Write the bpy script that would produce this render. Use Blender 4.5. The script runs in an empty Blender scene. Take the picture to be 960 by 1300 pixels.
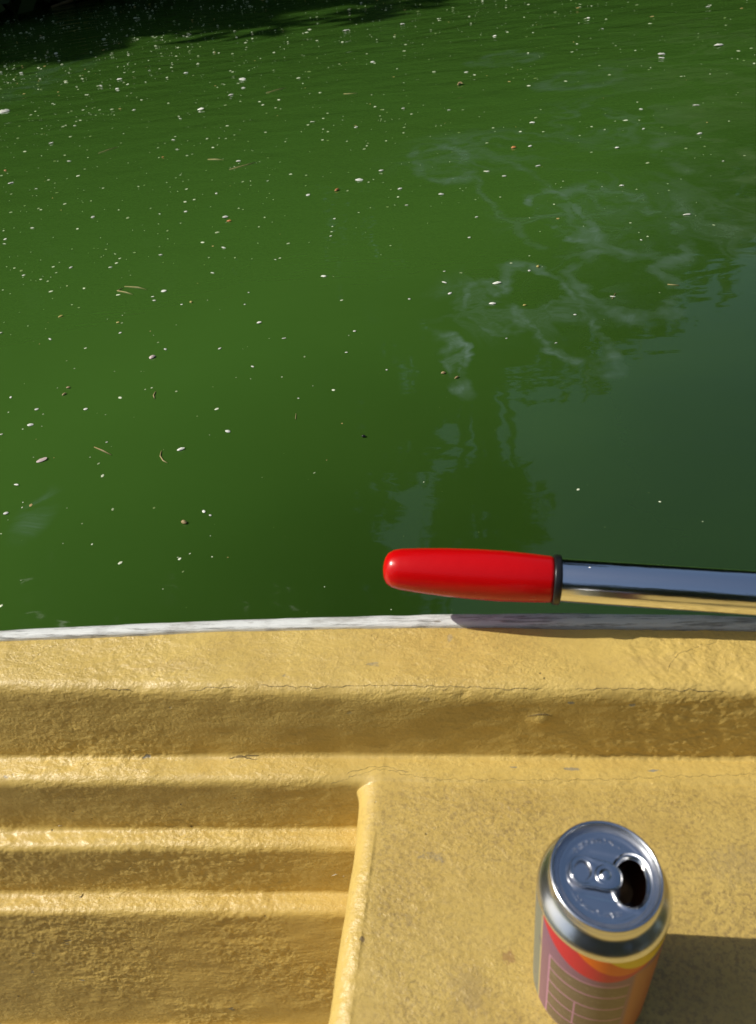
import bpy, math, random
import numpy as np
from mathutils import Vector, Matrix
R = math.radians
scene = bpy.context.scene
C = bpy.data.collections.new('place'); scene.collection.children.link(C)

# ---------------------------------------------------------------- camera
# frame: x runs along the gunwale, y outboard over the water, z up, water at z = 0
cam_d = bpy.data.cameras.new('camera'); cam = bpy.data.objects.new('camera', cam_d)
scene.collection.objects.link(cam); scene.camera = cam
cam_d.sensor_fit = 'VERTICAL'; cam_d.sensor_height = 36.0
cam_d.lens = 961.0 / 1300 * 36; cam_d.shift_y = -10 / 1300
cam_d.clip_start = 0.02; cam_d.clip_end = 2000
cr = Vector((0.98975, 0.08167, -0.11719)); cu = Vector((0.0358, 0.6524, 0.75703)); cb = cr.cross(cu)
m = Matrix((cr, cu, cb)).transposed().to_4x4(); m.translation = Vector((0, 0, 0.85)); cam.matrix_world = m
cam_d.dof.use_dof = True; cam_d.dof.focus_distance = 1.25; cam_d.dof.aperture_fstop = 14.5

# ---------------------------------------------------------------- sky, sun, exposure
SUN_EL = R(42); SUN_AZ = R(-1.0)         # the sun stands over -x, a hair outboard
w = bpy.data.worlds.new('World'); scene.world = w; w.use_nodes = True
nt = w.node_tree; nt.nodes.clear()
out = nt.nodes.new('ShaderNodeOutputWorld'); bg = nt.nodes.new('ShaderNodeBackground'); sky = nt.nodes.new('ShaderNodeTexSky')
sky.sky_type = 'NISHITA'; sky.sun_disc = False; sky.sun_elevation = SUN_EL
to_sun = Vector((-math.cos(SUN_EL) * math.cos(SUN_AZ), -math.cos(SUN_EL) * math.sin(SUN_AZ), math.sin(SUN_EL)))
sky.sun_rotation = math.atan2(to_sun.x, to_sun.y); sky.dust_density = 3.0; sky.air_density = 1.25; sky.ozone_density = 2.6
nt.links.new(sky.outputs[0], bg.inputs[0]); nt.links.new(bg.outputs[0], out.inputs[0]); bg.inputs[1].default_value = 0.083
sl = bpy.data.lights.new('sun', 'SUN'); sl.energy = 4.1; sl.angle = R(0.55); sl.color = (1.0, 0.95, 0.85)
so = bpy.data.objects.new('sun', sl); scene.collection.objects.link(so)
so.rotation_euler = to_sun.to_track_quat('Z', 'Y').to_euler(); so.location = to_sun * 40
scene.view_settings.view_transform = 'Standard'; scene.view_settings.look = 'None'
scene.view_settings.exposure = 0.0; scene.view_settings.gamma = 1.0

# ---------------------------------------------------------------- helpers
def mesh_from(name, verts, faces, smooth=True):
    me = bpy.data.meshes.new(name); me.from_pydata([tuple(v) for v in verts], [], [tuple(f) for f in faces]); me.update()
    if smooth: me.polygons.foreach_set('use_smooth', [True] * len(me.polygons))
    return me
def link(name, me, mat=None, parent=None, loc=None):
    o = bpy.data.objects.new(name, me); C.objects.link(o)
    if mat is not None:
        if me.materials: me.materials[0] = mat
        else: me.materials.append(mat)
    if parent is not None: o.parent = parent
    if loc is not None: o.location = loc
    return o
def tag(o, label=None, cat=None, group=None, kind=None):
    if label: o['label'] = label
    if cat: o['category'] = cat
    if group: o['group'] = group
    if kind: o['kind'] = kind
    return o
def empty(name, loc=(0, 0, 0), rot=(0, 0, 0)):
    o = bpy.data.objects.new(name, None); C.objects.link(o); o.location = loc; o.rotation_euler = rot; o.empty_display_size = 0.05
    return o
def lathe(prof, n=96, close=False):
    """prof: list of (r, z) -> verts, faces round z"""
    V = []; F = []
    for r, z in prof:
        for i in range(n):
            a = 2 * math.pi * i / n; V.append((r * math.cos(a), r * math.sin(a), z))
    for k in range(len(prof) - 1):
        for i in range(n):
            j = (i + 1) % n; F.append((k * n + i, k * n + j, (k + 1) * n + j, (k + 1) * n + i))
    if close:
        F.append(tuple(range(n))[::-1]); F.append(tuple((len(prof) - 1) * n + i for i in range(n)))
    return V, F
def tube(path, radii, n=8, cap=True):
    V = []; F = []; P = [Vector(p) for p in path]
    for k, p in enumerate(P):
        t = (P[min(k + 1, len(P) - 1)] - P[max(k - 1, 0)]).normalized()
        a = t.cross(Vector((0, 0, 1)) if abs(t.z) < .9 else Vector((1, 0, 0))).normalized(); b = t.cross(a)
        for i in range(n):
            an = 2 * math.pi * i / n; V.append(p + radii[k] * (math.cos(an) * a + math.sin(an) * b))
    for k in range(len(P) - 1):
        for i in range(n):
            j = (i + 1) % n; F.append((k * n + i, k * n + j, (k + 1) * n + j, (k + 1) * n + i))
    if cap: F.append(tuple(range(n))[::-1]); F.append(tuple((len(P) - 1) * n + i for i in range(n)))
    return V, F
def merge(parts):
    V = []; F = []
    for v, f in parts:
        b = len(V); V += [tuple(q) for q in v]; F += [tuple(i + b for i in g) for g in f]
    return V, F

# numpy value noise, used for the real relief of the boat
_tab = np.random.RandomState(7).rand(4096) * 2 - 1
def _h(i, j, k): return _tab[(i * 73856093 ^ j * 19349663 ^ k * 83492791) & 4095]
def vnoise(P, s):
    q = P * s; i = np.floor(q).astype(np.int64); f = q - i; f = f * f * (3 - 2 * f); r = 0
    for a in (0, 1):
        for b in (0, 1):
            for c in (0, 1):
                wgt = (f[..., 0] if a else 1 - f[..., 0]) * (f[..., 1] if b else 1 - f[..., 1]) * (f[..., 2] if c else 1 - f[..., 2])
                r = r + wgt * _h(i[..., 0] + a, i[..., 1] + b, i[..., 2] + c)
    return r

# ---------------------------------------------------------------- material helpers
class M:
    def __init__(s, name):
        s.m = bpy.data.materials.new(name); s.m.use_nodes = True; s.t = s.m.node_tree; s.t.nodes.clear()
        s.o = s.n('ShaderNodeOutputMaterial'); s.p = s.n('ShaderNodeBsdfPrincipled'); s.l(s.p.outputs[0], s.o.inputs[0])
    def n(s, k, **kw):
        x = s.t.nodes.new(k)
        for a, v in kw.items(): setattr(x, a, v)
        return x
    def l(s, a, b): s.t.links.new(a, b)
    def put(s, inp, v):
        if hasattr(v, 'links') or isinstance(v, bpy.types.NodeSocket): s.l(v, inp)
        else: inp.default_value = v
    def set(s, **kw):
        for k, v in kw.items(): s.put(s.p.inputs[k.replace('_', ' ')], v)
        return s
    def coord(s, scale=(1, 1, 1), loc=(0, 0, 0), rot=(0, 0, 0)):
        g = s.n('ShaderNodeNewGeometry') if not hasattr(s, 'obj') else s.n('ShaderNodeTexCoord')
        mp = s.n('ShaderNodeMapping'); s.l(g.outputs['Position'] if not hasattr(s, 'obj') else g.outputs['Object'], mp.inputs[0])
        mp.inputs['Scale'].default_value = scale; mp.inputs['Location'].default_value = loc; mp.inputs['Rotation'].default_value = rot
        return mp.outputs[0]
    def noise(s, vec, scale, detail=4, rough=.5, dist=0.0, ramp=None, color=False):
        x = s.n('ShaderNodeTexNoise'); s.l(vec, x.inputs['Vector']); x.inputs['Scale'].default_value = scale
        x.inputs['Detail'].default_value = detail; x.inputs['Roughness'].default_value = rough; x.inputs['Distortion'].default_value = dist
        r = x.outputs['Color' if color else 'Fac']
        return s.ramp(r, *ramp) if ramp else r
    def voro(s, vec, scale, feature='F1', ramp=None, rnd=1.0):
        x = s.n('ShaderNodeTexVoronoi', feature=feature); s.l(vec, x.inputs['Vector']); x.inputs['Scale'].default_value = scale
        x.inputs['Randomness'].default_value = rnd
        return s.ramp(x.outputs['Distance'], *ramp) if ramp else x.outputs['Distance']
    def ramp(s, v, a, b, lo=0.0, hi=1.0, smooth=True):
        x = s.n('ShaderNodeMapRange', interpolation_type='SMOOTHSTEP' if smooth else 'LINEAR')
        s.l(v, x.inputs[0])
        for i, q in enumerate((a, b, lo, hi)): x.inputs[i + 1].default_value = q
        return x.outputs[0]
    def math(s, op, a, b=0.0, clamp=False):
        x = s.n('ShaderNodeMath', operation=op, use_clamp=clamp); s.put(x.inputs[0], a); s.put(x.inputs[1], b); return x.outputs[0]
    def mix(s, f, a, b):
        x = s.n('ShaderNodeMix', data_type='RGBA'); s.put(x.inputs[0], f)
        s.put(x.inputs[6], a if not isinstance(a, tuple) else (*a, 1)); s.put(x.inputs[7], b if not isinstance(b, tuple) else (*b, 1)); return x.outputs[2]
    def bump(s, h, dist, strength=1.0, nrm=None):
        x = s.n('ShaderNodeBump'); s.l(h, x.inputs['Height']); x.inputs['Distance'].default_value = dist; x.inputs['Strength'].default_value = strength
        if nrm is not None: s.l(nrm, x.inputs['Normal'])
        return x.outputs[0]
    def sep(s, vec):
        x = s.n('ShaderNodeSeparateXYZ'); s.l(vec, x.inputs[0]); return x.outputs
def plain(name, col, rough=.5, metal=0.0, **kw):
    a = M(name); a.set(Base_Color=(*col, 1), Roughness=rough, Metallic=metal, **kw); return a.m

# ================================================================ WATER
def water_material():
    a = M('pond_water'); v = a.coord()
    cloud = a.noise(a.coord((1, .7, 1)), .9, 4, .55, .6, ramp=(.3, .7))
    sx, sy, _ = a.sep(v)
    far_tone = a.ramp(a.math('ADD', a.math('SUBTRACT', sy, a.math('MULTIPLY', sx, 1.1)), a.math('MULTIPLY', a.noise(v, .6, 3, .5), 1.6)), 1.15, 3.3)   # lighter green away from the boat and to the left
    col = a.mix(far_tone, (.014, .037, .0045), (.049, .125, .0175)); col = a.mix(a.math('MULTIPLY', cloud, .22), col, (.050, .108, .015))
    # thin films of scum that drift on the surface in the right half of the view
    warp = a.noise(v, 1.6, 3, .6, color=True)
    mv = a.n('ShaderNodeVectorMath', operation='MULTIPLY_ADD'); a.l(warp, mv.inputs[0]); mv.inputs[1].default_value = (.9, .9, 0); a.l(v, mv.inputs[2])
    wv = mv.outputs[0]
    strands = a.ramp(a.noise(wv, 2.6, 4, .55, .8), .44, .49); strands2 = a.ramp(a.noise(wv, 2.6, 4, .55, .8), .58, .51)
    thin = a.math('MULTIPLY', strands, strands2)
    sheet = a.noise(wv, 2.3, 7, .68, 1.0, ramp=(.50, .72))
    fine = a.noise(wv, 26, 5, .7, 2.0, ramp=(.35, .75, .35, 1.0))
    def blob(x, y, rx, ry, rot=0):
        mp = a.n('ShaderNodeMapping', vector_type='TEXTURE'); a.l(v, mp.inputs[0]); mp.inputs['Location'].default_value = (x, y, 0)
        mp.inputs['Rotation'].default_value = (0, 0, rot); mp.inputs['Scale'].default_value = (rx, ry, 1)
        ln = a.n('ShaderNodeVectorMath', operation='LENGTH'); a.l(mp.outputs[0], ln.inputs[0]); return a.ramp(ln.outputs['Value'], 1.0, .35)
    zone = None
    for b in ((.30, 2.35, .30, .42), (.03, 3.0, .45, .35, .2), (.72, 2.25, .30, .55), (.12, 1.76, .30, .28), (1.2, 3.9, .8, 1.4), (.6, 3.2, .5, .5), (-2.85, 5.6, .35, 1.0), (-.83, 1.0, .05, .10)):
        z = blob(*b); zone = z if zone is None else a.math('MAXIMUM', zone, z)
    film = a.math('MULTIPLY', a.math('MULTIPLY', a.math('ADD', a.math('MULTIPLY', thin, .55), a.math('MULTIPLY', sheet, .55)), fine), zone, True)
    # looping skeins of the same film, smallest solid patch paints a reflected sky gap
    wr = a.n('ShaderNodeVectorMath', operation='MULTIPLY_ADD'); a.l(a.noise(v, 5.5, 4, .6, color=True), wr.inputs[0]); wr.inputs[1].default_value = (.13, .22, 0)
    vs = a.n('ShaderNodeVectorMath', operation='SUBTRACT'); a.l(v, vs.inputs[0]); vs.inputs[1].default_value = (.065, .11, 0); a.l(vs.outputs[0], wr.inputs[2]); wr = wr.outputs[0]
    wisp = a.noise(wr, 14, 5, .65, 1.2, ramp=(.34, .66)); gap = a.noise(v, 7, 3, .6, ramp=(.36, .56))
    loops = None
    for (x, y, rx, ry, w_, fill, am) in ((.255, 2.281, .060, .21, .30, .25, 1.0), (.406, 2.195, .115, .30, .35, .55, .7), (.032, 1.716, .050, .15, .35, .15, .75), (-.109, 2.895, .09, .22, .4, .5, .7), (.174, 1.674, .075, .27, .22, .0, .7),
                                         (.354, 1.792, .107, .19, .25, .1, .6), (.700, 2.185, .11, .17, .4, .6, .6), (-.061, 1.483, .022, .10, .8, 1.0, 1.0), (.760, 2.662, .13, .23, .4, .6, .6), (.51, 3.897, .19, .15, .5, .7, .5), (.186, 4.502, .15, .13, .5, .8, .5), (.15, 2.45, .10, .5, .2, .0, .4)):
        mp = a.n('ShaderNodeMapping', vector_type='TEXTURE'); a.l(wr, mp.inputs[0]); mp.inputs['Location'].default_value = (x, y, 0); mp.inputs['Scale'].default_value = (rx, ry, 1); mp.inputs['Rotation'].default_value = (0, 0, .25)
        ln = a.n('ShaderNodeVectorMath', operation='LENGTH'); a.l(mp.outputs[0], ln.inputs[0]); d = ln.outputs['Value']
        ring = a.ramp(a.math('ABSOLUTE', a.math('SUBTRACT', d, 1.0)), w_, 0.0); body = a.math('MULTIPLY', a.ramp(d, 1.05, .8), fill * .6)
        q = a.math('MULTIPLY', a.math('MAXIMUM', a.math('MULTIPLY', ring, gap), a.math('MULTIPLY', body, wisp)), am); loops = q if loops is None else a.math('MAXIMUM', loops, q)
    film = a.math('MAXIMUM', a.math('MULTIPLY', film, .6), a.math('MULTIPLY', loops, a.math('ADD', .35, a.math('MULTIPLY', a.math('MULTIPLY', wisp, fine), .65))))
    col = a.mix(a.math('MULTIPLY', film, .62), col, a.mix(a.ramp(sx, .45, .9), (.17, .25, .22), (.15, .22, .09)))
    # microscopic algae in suspension
    dots = a.voro(v, 42, ramp=(.055, .03)); keep = a.noise(a.coord((1, 1, 1), (5, 2, 0)), 21, 2, .5, ramp=(.50, .60))
    col = a.mix(a.math('MULTIPLY', a.math('MULTIPLY', dots, keep), .35), col, (.22, .30, .10))
    r1 = a.noise(a.coord((1.3, 2.6, 1), rot=(0, 0, R(-16))), 2.0, 3, .5, .4)
    r2 = a.noise(a.coord((2.2, 5, 1), rot=(0, 0, R(-20))), 5.0, 2, .5, .3)
    far = a.ramp(a.sep(v)[1], 1.2, 6.0, .12, 1.0)
    n1 = a.bump(a.math('MULTIPLY', r1, far), .030, .55); n2 = a.bump(a.math('MULTIPLY', r2, far), .0022, .6, n1)
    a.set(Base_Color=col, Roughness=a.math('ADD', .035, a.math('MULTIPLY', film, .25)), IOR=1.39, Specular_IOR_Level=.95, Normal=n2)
    return a.m
S = 60.0
water = link('water', mesh_from('water', [(-S, -S, 0), (S, -S, 0), (S, S, 0), (-S, S, 0)], [(0, 1, 2, 3)], False), water_material())
tag(water, kind='structure')

# heading frame: hx to the right and hy ahead of the camera's heading
CA, SA = math.cos(R(10.4)), math.sin(R(10.4))
def hd(x, y): return (x * CA - y * SA, x * SA + y * CA)

def earth_material():
    a = M('bank_earth'); v = a.coord()
    c = a.mix(a.noise(v, 1.2, 6, .6, ramp=(.35, .65)), (.055, .045, .025), (.05, .07, .02))
    a.set(Base_Color=c, Roughness=.95, Normal=a.bump(a.noise(v, 6, 6, .6), .15, .8)); return a.m
def bank_mesh():
    V = []; F = []; n = 120
    rng = random.Random(3)
    rings = [(-.6, -.35), (0.0, 0.0), (.35, .30), (1.2, .65), (4, 1.2), (14, 2.0), (60, 3.0), (700, 4.0)]
    jit = [rng.uniform(-.5, .5) for _ in range(n)]
    for k, (d, z) in enumerate(rings):
        for i in range(n):
            a = 2 * math.pi * i / n
            # the pond: about 26 m across, its far shore some 13 m ahead
            rx, ry = 24, 15.0; cx, cy = -2, -2
            j = .5 * (jit[i] + jit[(i + 1) % n]) * (1 if k < 5 else .3)
            V.append((cx + (rx + d + j) * math.cos(a), cy + (ry + d + j) * math.sin(a), z + (0.05 * jit[(i * 7) % n] if k > 1 else 0)))
    for k in range(len(rings) - 1):
        for i in range(n):
            j = (i + 1) % n; F.append((k * n + i, k * n + j, (k + 1) * n + j, (k + 1) * n + i))
    return mesh_from('bank', V, F)
tag(link('bank', bank_mesh(), earth_material()), kind='structure')
tag(link('pond_bed', mesh_from('pond_bed', [(-S, -S, -1.2), (S, -S, -1.2), (S, S, -1.2), (-S, S, -1.2)], [(0, 1, 2, 3)], False), earth_material()), kind='structure')

# ================================================================ TREES (mirrored in the water, plus unseen ones added behind)
def leaf_material(i, c0, c1):
    a = M('leaves'); g = a.n('ShaderNodeNewGeometry')
    c = a.mix(g.outputs['Random Per Island'], c0, c1)
    a.set(Base_Color=c, Roughness=.55, Subsurface_Weight=0.0); 
    tr = a.n('ShaderNodeBsdfTranslucent'); a.l(c, tr.inputs[0]); ms = a.n('ShaderNodeMixShader'); ms.inputs[0].default_value = .25
    a.l(a.p.outputs[0], ms.inputs[1]); a.l(tr.outputs[0], ms.inputs[2]); a.l(ms.outputs[0], a.o.inputs[0]); return a.m
LEAF = [leaf_material(0, (.030, .055, .012), (.060, .095, .020)), leaf_material(1, (.040, .070, .014), (.085, .115, .025))]
def bark_material():
    a = M('bark'); v = a.coord((1, 1, .25)); n = a.noise(v, 14, 6, .65)
    a.set(Base_Color=a.mix(n, (.035, .026, .018), (.12, .095, .07)), Roughness=.9, Normal=a.bump(n, .04)); return a.m
BARK = bark_material()
def make_tree(seed, height, rad, low, n_leaf, size):
    """height of the top, crown radius, height of the lowest leaves"""
    rng = random.Random(seed); parts = []; tips = []
    trunk_top = Vector((rng.uniform(-.4, .4), rng.uniform(-.4, .4), height * .62))
    path = [Vector((0, 0, -.6)), Vector((.05, 0, .3)), trunk_top * .35 + Vector((.12, -.1, 0)), trunk_top * .7, trunk_top]
    r0 = height * .028
    parts.append(tube(path, [r0 * 1.5, r0, r0 * .8, r0 * .6, r0 * .35], 10))
    blobs = []
    n_l = 15
    for i in range(n_l):
        t = rng.uniform(.3, 1.0); base = path[1].lerp(trunk_top, t); an = i * 2.4 + rng.uniform(-.3, .3)
        zc = low + (height - low) * (i + .6) / n_l
        prof = math.sin(math.pi * min(1, .18 + .80 * (zc - low) / (height - low))) ** .6
        rr = rad * prof * rng.uniform(.55, .95)
        tip = Vector((rr * math.cos(an), rr * math.sin(an), zc)); mid = base.lerp(tip, .5) + Vector((0, 0, rng.uniform(.1, .6)))
        parts.append(tube([base, mid, tip], [r0 * .35, r0 * .22, r0 * .06], 6)); blobs.append((tip, rad * rng.uniform(.34, .55)))
        blobs.append((mid, rad * rng.uniform(.3, .42)))
    blobs.append((Vector((0, 0, height - rad * .35)), rad * .42))
    V = []; F = []
    tot = sum(b[1] ** 2 for b in blobs)
    for c, r in blobs:
        m_ = int(n_leaf * r * r / tot)
        # leaves sit in small twig clusters spread through the clump
        k = max(6, m_ // 9); cl = []
        for _ in range(k):
            d = Vector((rng.gauss(0, 1), rng.gauss(0, 1), rng.gauss(0, .8))).normalized() * r * rng.random() ** .4
            cl.append(c + d + Vector((0, 0, -.12 * abs(d.x + d.y))))
        for _ in range(m_):
            q = rng.choice(cl) + Vector((rng.gauss(0, .17), rng.gauss(0, .17), rng.gauss(0, .14)))
            if q.z < low: q.z = low + rng.random() * .6
            u = Vector((rng.gauss(0, 1), rng.gauss(0, 1), rng.gauss(0, .6))).normalized()
            v = u.cross(Vector((rng.gauss(0, 1), rng.gauss(0, 1), rng.gauss(0, 1)))).normalized()
            s = size * rng.uniform(.6, 1.25); b = len(V)
            V += [q - u * s, q + v * s * .42, q + u * s, q - v * s * .42]; F.append((b, b + 1, b + 2, b + 3))
    tv, tf = merge(parts)
    return mesh_from('trunk', tv, tf), mesh_from('crown', V, F, False)
kinds = [make_tree(1, 15.5, 4.6, .6, 21000, .26), make_tree(2, 12.5, 4.2, .4, 17000, .25), make_tree(5, 8.0, 3.3, .2, 11000, .20)]
kinds.append(make_tree(12, 12.4, 1.0, 9.3, 2600, .20))
bush = make_tree(9, 3.4, 2.4, .05, 6000, .17)
# (hx, hy, kind, scale, turn)
TREES = [(-2.7, 13.6, 0, 1.0, 0.3), (-5.6, 13.8, 0, 1.04, 2.0), (-9.8, 14.4, 0, 1.0, 4.0), (-14.0, 15.2, 0, 1.05, 1.1), (-19, 14.6, 0, 1.0, 5.2),
         (-7.4, 13.0, 1, .97, 0.9), (-11.8, 13.0, 1, .98, 3.3), (-16.2, 13.4, 1, 1.0, 2.2), (-3.3, 12.6, 1, .9, 4.4), (-22, 13, 1, 1.1, 0.1),
         (3.0, 15.2, 1, .66, 1.7), (6.8, 15.0, 2, .86, 0.4), (10.2, 14.0, 2, .80, 2.8), (13.6, 12.4, 2, .85, 4.9), (5.0, 16.6, 2, 1.06, 3.9), (2.35, 12.6, 3, 1.0, .6), (17, 9.5, 2, 1.1, 1.0),
         (-18, -17, 1, 1.1, .4), (-11, -20, 0, 1, 1.4), (-4, -21, 1, 1.15, 2.4), (3, -20, 0, 1, 3.4), (10, -18, 1, 1.1, 4.4), (17, -14, 0, .95, 5.4), (22, -6, 1, 1, .9), (23, 2, 0, .9, 2)]  # unseen row added behind the camera to block low sky
for i, (hx, hy) in enumerate([(-19, 6.8), (-16.5, 8.6), (-13.8, 9.8), (-11.2, 11.0), (-8.6, 11.8), (-6.2, 12.2), (-4.0, 12.4), (-1.8, 12.5), (.4, 12.5), (2.6, 12.4), (4.8, 12.1), (7.0, 11.6), (9.2, 11), (11.6, 10)]):
    x, y = hd(hx, hy); t = empty('shrub', (x, y, .02), (0, 0, i * 1.9)); t.scale = (1 + .15 * math.sin(i * 2.3),) * 3
    link('stem', bush[0], BARK, t); link('foliage', bush[1], LEAF[0], t)
    tag(t, 'dark shrub overhanging the waterline of the far bank', 'shrub', 'shrubs along the far waterline')
for hx, hy, k, sc, tr in TREES:
    x, y = hd(hx, hy); t = empty('broadleaf_tree', (x, y, .15), (0, 0, tr)); t.scale = (sc,) * 3
    link('trunk', kinds[k][0], BARK, t); link('crown', kinds[k][1], LEAF[1 if k == 2 else 0], t)
    near = hy < 3
    lab = ('unseen leafy tree added behind the boat to block low sky' if near else 'low bushy green tree on the right of the far bank under the open sky' if k == 2 else
           'slender tree whose high tuft is mirrored against the sky above the red grip' if k == 3 else 'tall dark leafy tree of the far bank mirrored in the green water')
    tag(t, lab, 'tree', 'unseen trees added behind the boat' if near else 'low trees on the far bank' if k == 2 else None if k == 3 else 'tall trees on the far bank')

# ================================================================ THE ROWBOAT
def yellow_material(dirty):
    a = M('yellow_boat_paint'); v = a.coord(); vl = a.coord((.55, 1, 1))
    base = a.mix(a.noise(v, 18, 4, .6, ramp=(.3, .7)), *(((.50, .35, .094), (.57, .41, .115)) if dirty else ((.61, .430, .118), (.67, .485, .138))))
    base = a.mix(a.noise(a.coord((1, 1.4, 1)), 4.5, 3, .5, ramp=(.45, .75, 0, .35)), base, (.57, .395, .105))
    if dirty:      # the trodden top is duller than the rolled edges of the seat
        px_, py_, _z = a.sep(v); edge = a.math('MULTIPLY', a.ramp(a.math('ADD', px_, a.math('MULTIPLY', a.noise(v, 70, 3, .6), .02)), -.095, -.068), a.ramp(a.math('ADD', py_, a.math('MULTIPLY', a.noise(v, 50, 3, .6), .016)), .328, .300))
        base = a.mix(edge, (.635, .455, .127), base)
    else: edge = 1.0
    # grime rubbed into the pits of the paint
    mott = a.noise(v, 330, 6, .75, .3, ramp=(.44, .64)); area = a.noise(v, 12, 5, .65, ramp=(.30, .66, .42 if dirty else 0, 1))
    g = a.math('MULTIPLY', mott, a.math('MULTIPLY_ADD' if False else 'MULTIPLY', area, (.66 if dirty else .26)))
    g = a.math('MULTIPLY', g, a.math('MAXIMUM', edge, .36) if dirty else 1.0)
    col = a.mix(g, base, (.20, .135, .06))
    # stains and worn spots, each with its own place and ragged outline
    rag = a.noise(v, 240, 5, .7); rag2 = a.noise(v, 60, 4, .65)
    def stain(col, x, y, rx, ry, c, amt, lo=.48, hi=.60, z=0, rz=10):
        mp = a.n('ShaderNodeMapping', vector_type='TEXTURE'); a.l(v, mp.inputs[0]); mp.inputs['Location'].default_value = (x, y, z); mp.inputs['Scale'].default_value = (rx, ry, rz)
        ln = a.n('ShaderNodeVectorMath', operation='LENGTH'); a.l(mp.outputs[0], ln.inputs[0])
        f = a.math('ADD', a.ramp(ln.outputs['Value'], 0, 1, .30, -.35, False), a.math('ADD', a.math('MULTIPLY', rag, .6), a.math('MULTIPLY', rag2, .4)))
        return a.mix(a.math('MULTIPLY', a.ramp(f, lo + .05, hi + .08), amt), col, c)
    if dirty:
        for args in ((.0065, .1848, .012, .012, (.26, .13, .05), .6), (-.045, .2480, .034, .011, (.24, .20, .13), .55, .56, .66), (-.02, .165, .045, .035, (.32, .23, .10), .4), (.0826, .215, .05, .05, (.34, .25, .11), .35),
                     (-.06, .205, .010, .016, (.22, .16, .08), .35), (.015, .319, .012, .004, (.25, .24, .20), .9), (.12, .3175, .016, .004, (.25, .24, .20), .9), (.06, .318, .02, .004, (.28, .25, .18), .8), (-.0912, .1916, .0028, .0036, (.16, .11, .06), .8, .3, .4), (.16, .25, .05, .04, (.36, .27, .12), .35)):
            col = stain(col, *args)
    else:
        for args in ((.058, .333, .010, .02, (.24, .25, .22), .85, .40, .5, .369, .0035), (.101, .333, .006, .02, (.24, .25, .22), .8, .4, .5, .366, .003), (-.05, .333, .02, .02, (.40, .30, .12), .6, .5, .6, .372, .004), (-.03, .385, .006, .014, (.40, .34, .22), .5), (-.25, .36, .09, .02, (.48, .33, .11), .35), (.12, .36, .08, .018, (.50, .35, .12), .3)):
            col = stain(col, *args)
    pit = a.voro(v, 95, ramp=(.11, .05)); pk = a.noise(v, 33, 2, .5, ramp=(.60, .66)); pits = a.math('MULTIPLY', pit, pk)
    col = a.mix(a.math('MULTIPLY', pits, .8), col, (.07, .05, .028))
    chip = a.math('MULTIPLY', a.noise(a.coord((.55, 1, 1), (3, 1, 0)), 70, 3, .55, ramp=(.70, .73)), a.noise(v, 7, 2, .5, ramp=(.52, .62)))
    col = a.mix(a.math('MULTIPLY', chip, .85), col, (.22, .215, .19))
    lump = a.noise(vl, 150, 4, .6, .4); pebble = a.noise(v, 420, 3, .6, .5)
    streak = a.noise(a.coord((.35, 1, 1)), 190, 3, .6, .4)
    h = a.math('ADD', a.math('MULTIPLY', lump, 1.0), a.math('ADD', a.math('MULTIPLY', pebble, .42), a.math('MULTIPLY', streak, .35)))
    h = a.math('SUBTRACT', h, a.math('ADD', a.math('MULTIPLY', pits, .8), a.math('MULTIPLY', chip, .3)))
    h = a.math('MULTIPLY', h, a.noise(a.coord((.6, 1, 1), (7, 0, 2)), 13, 4, .6, ramp=(.34, .62, .28, 1.05)))
    n = a.bump(h, .0017 if not dirty else .0013, 1.0)
    a.set(Base_Color=col, Roughness=a.math('ADD', .34, a.math('MULTIPLY', a.noise(v, 60, 3, .6), .16)), Normal=n, Specular_IOR_Level=.5)
    a.set(Roughness=a.ramp(a.noise(v, 60, 3, .6), .2, .8, .32, .52) if dirty else a.ramp(a.noise(v, 60, 3, .6), .2, .8, .33, .50))
    return a.m
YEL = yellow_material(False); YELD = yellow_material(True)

boat = empty('rowboat', (0, 0, 0)); tag(boat, 'yellow painted rowboat with moulded foot ledges, a flat seat and a white rub rail', 'boat')
KF = .978
def yo(x): x = x / KF; d = x + .03; return KF * (.4210 - np.where(d < 0, .080, .140) * d * d / (1 + .5 * abs(d)))      # outer edge of the rub rail
def yi(x): x = x / KF; d = x + .08; return KF * (.4060 - np.where(d < 0, .095, .105) * d * d / (1 + .5 * abs(d)))      # joint of rail and flange

def arc_poly(pts):
    """pts: (y, z, fillet radius) -> rounded dense polyline"""
    out = []
    for i, (y, z, r) in enumerate(pts):
        p = np.array((y, z))
        if r == 0 or i in (0, len(pts) - 1): out.append(p); continue
        a = np.array(pts[i - 1][:2]) - p; b = np.array(pts[i + 1][:2]) - p
        la, lb = np.linalg.norm(a), np.linalg.norm(b); a /= la; b /= lb
        ang = math.acos(np.clip(a @ b, -1, 1)); d = min(r / math.tan(ang / 2), la * .49, lb * .49)
        for t in np.linspace(0, 1, 9): out.append((1 - t) ** 2 * (p + a * d) + 2 * t * (1 - t) * p + t * t * (p + b * d))
    return np.array(out)
ZF = .381
prof = [(.3971, .3755, 0), (.3956, .3805, .0012), (.3340, .3810, .0140), (.3285, .3030, .0045), (.3045, .3035, .0085), (.2992, .2395, .0045), (.2816, .2405, .0078),
        (.2738, .1755, .0045), (.2561, .1765, .0078), (.2205, .0050, .002), (-1.095, .0040, 0)]
pl = arc_poly(prof); seg = np.linalg.norm(np.diff(pl, axis=0), axis=1); cum = np.concatenate([[0], np.cumsum(seg)])
def s_at(y, z): return cum[np.argmin(np.hypot(pl[:, 0] - y, pl[:, 1] - z))]
s_floor = s_at(.2205, .0060); s_fine = s_floor + .105
ss = np.concatenate([np.arange(0, s_fine, .00115), np.arange(s_fine, cum[-1], .02), [cum[-1]]])
py = np.interp(ss, cum, pl[:, 0]); pz = np.interp(ss, cum, pl[:, 1])
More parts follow.
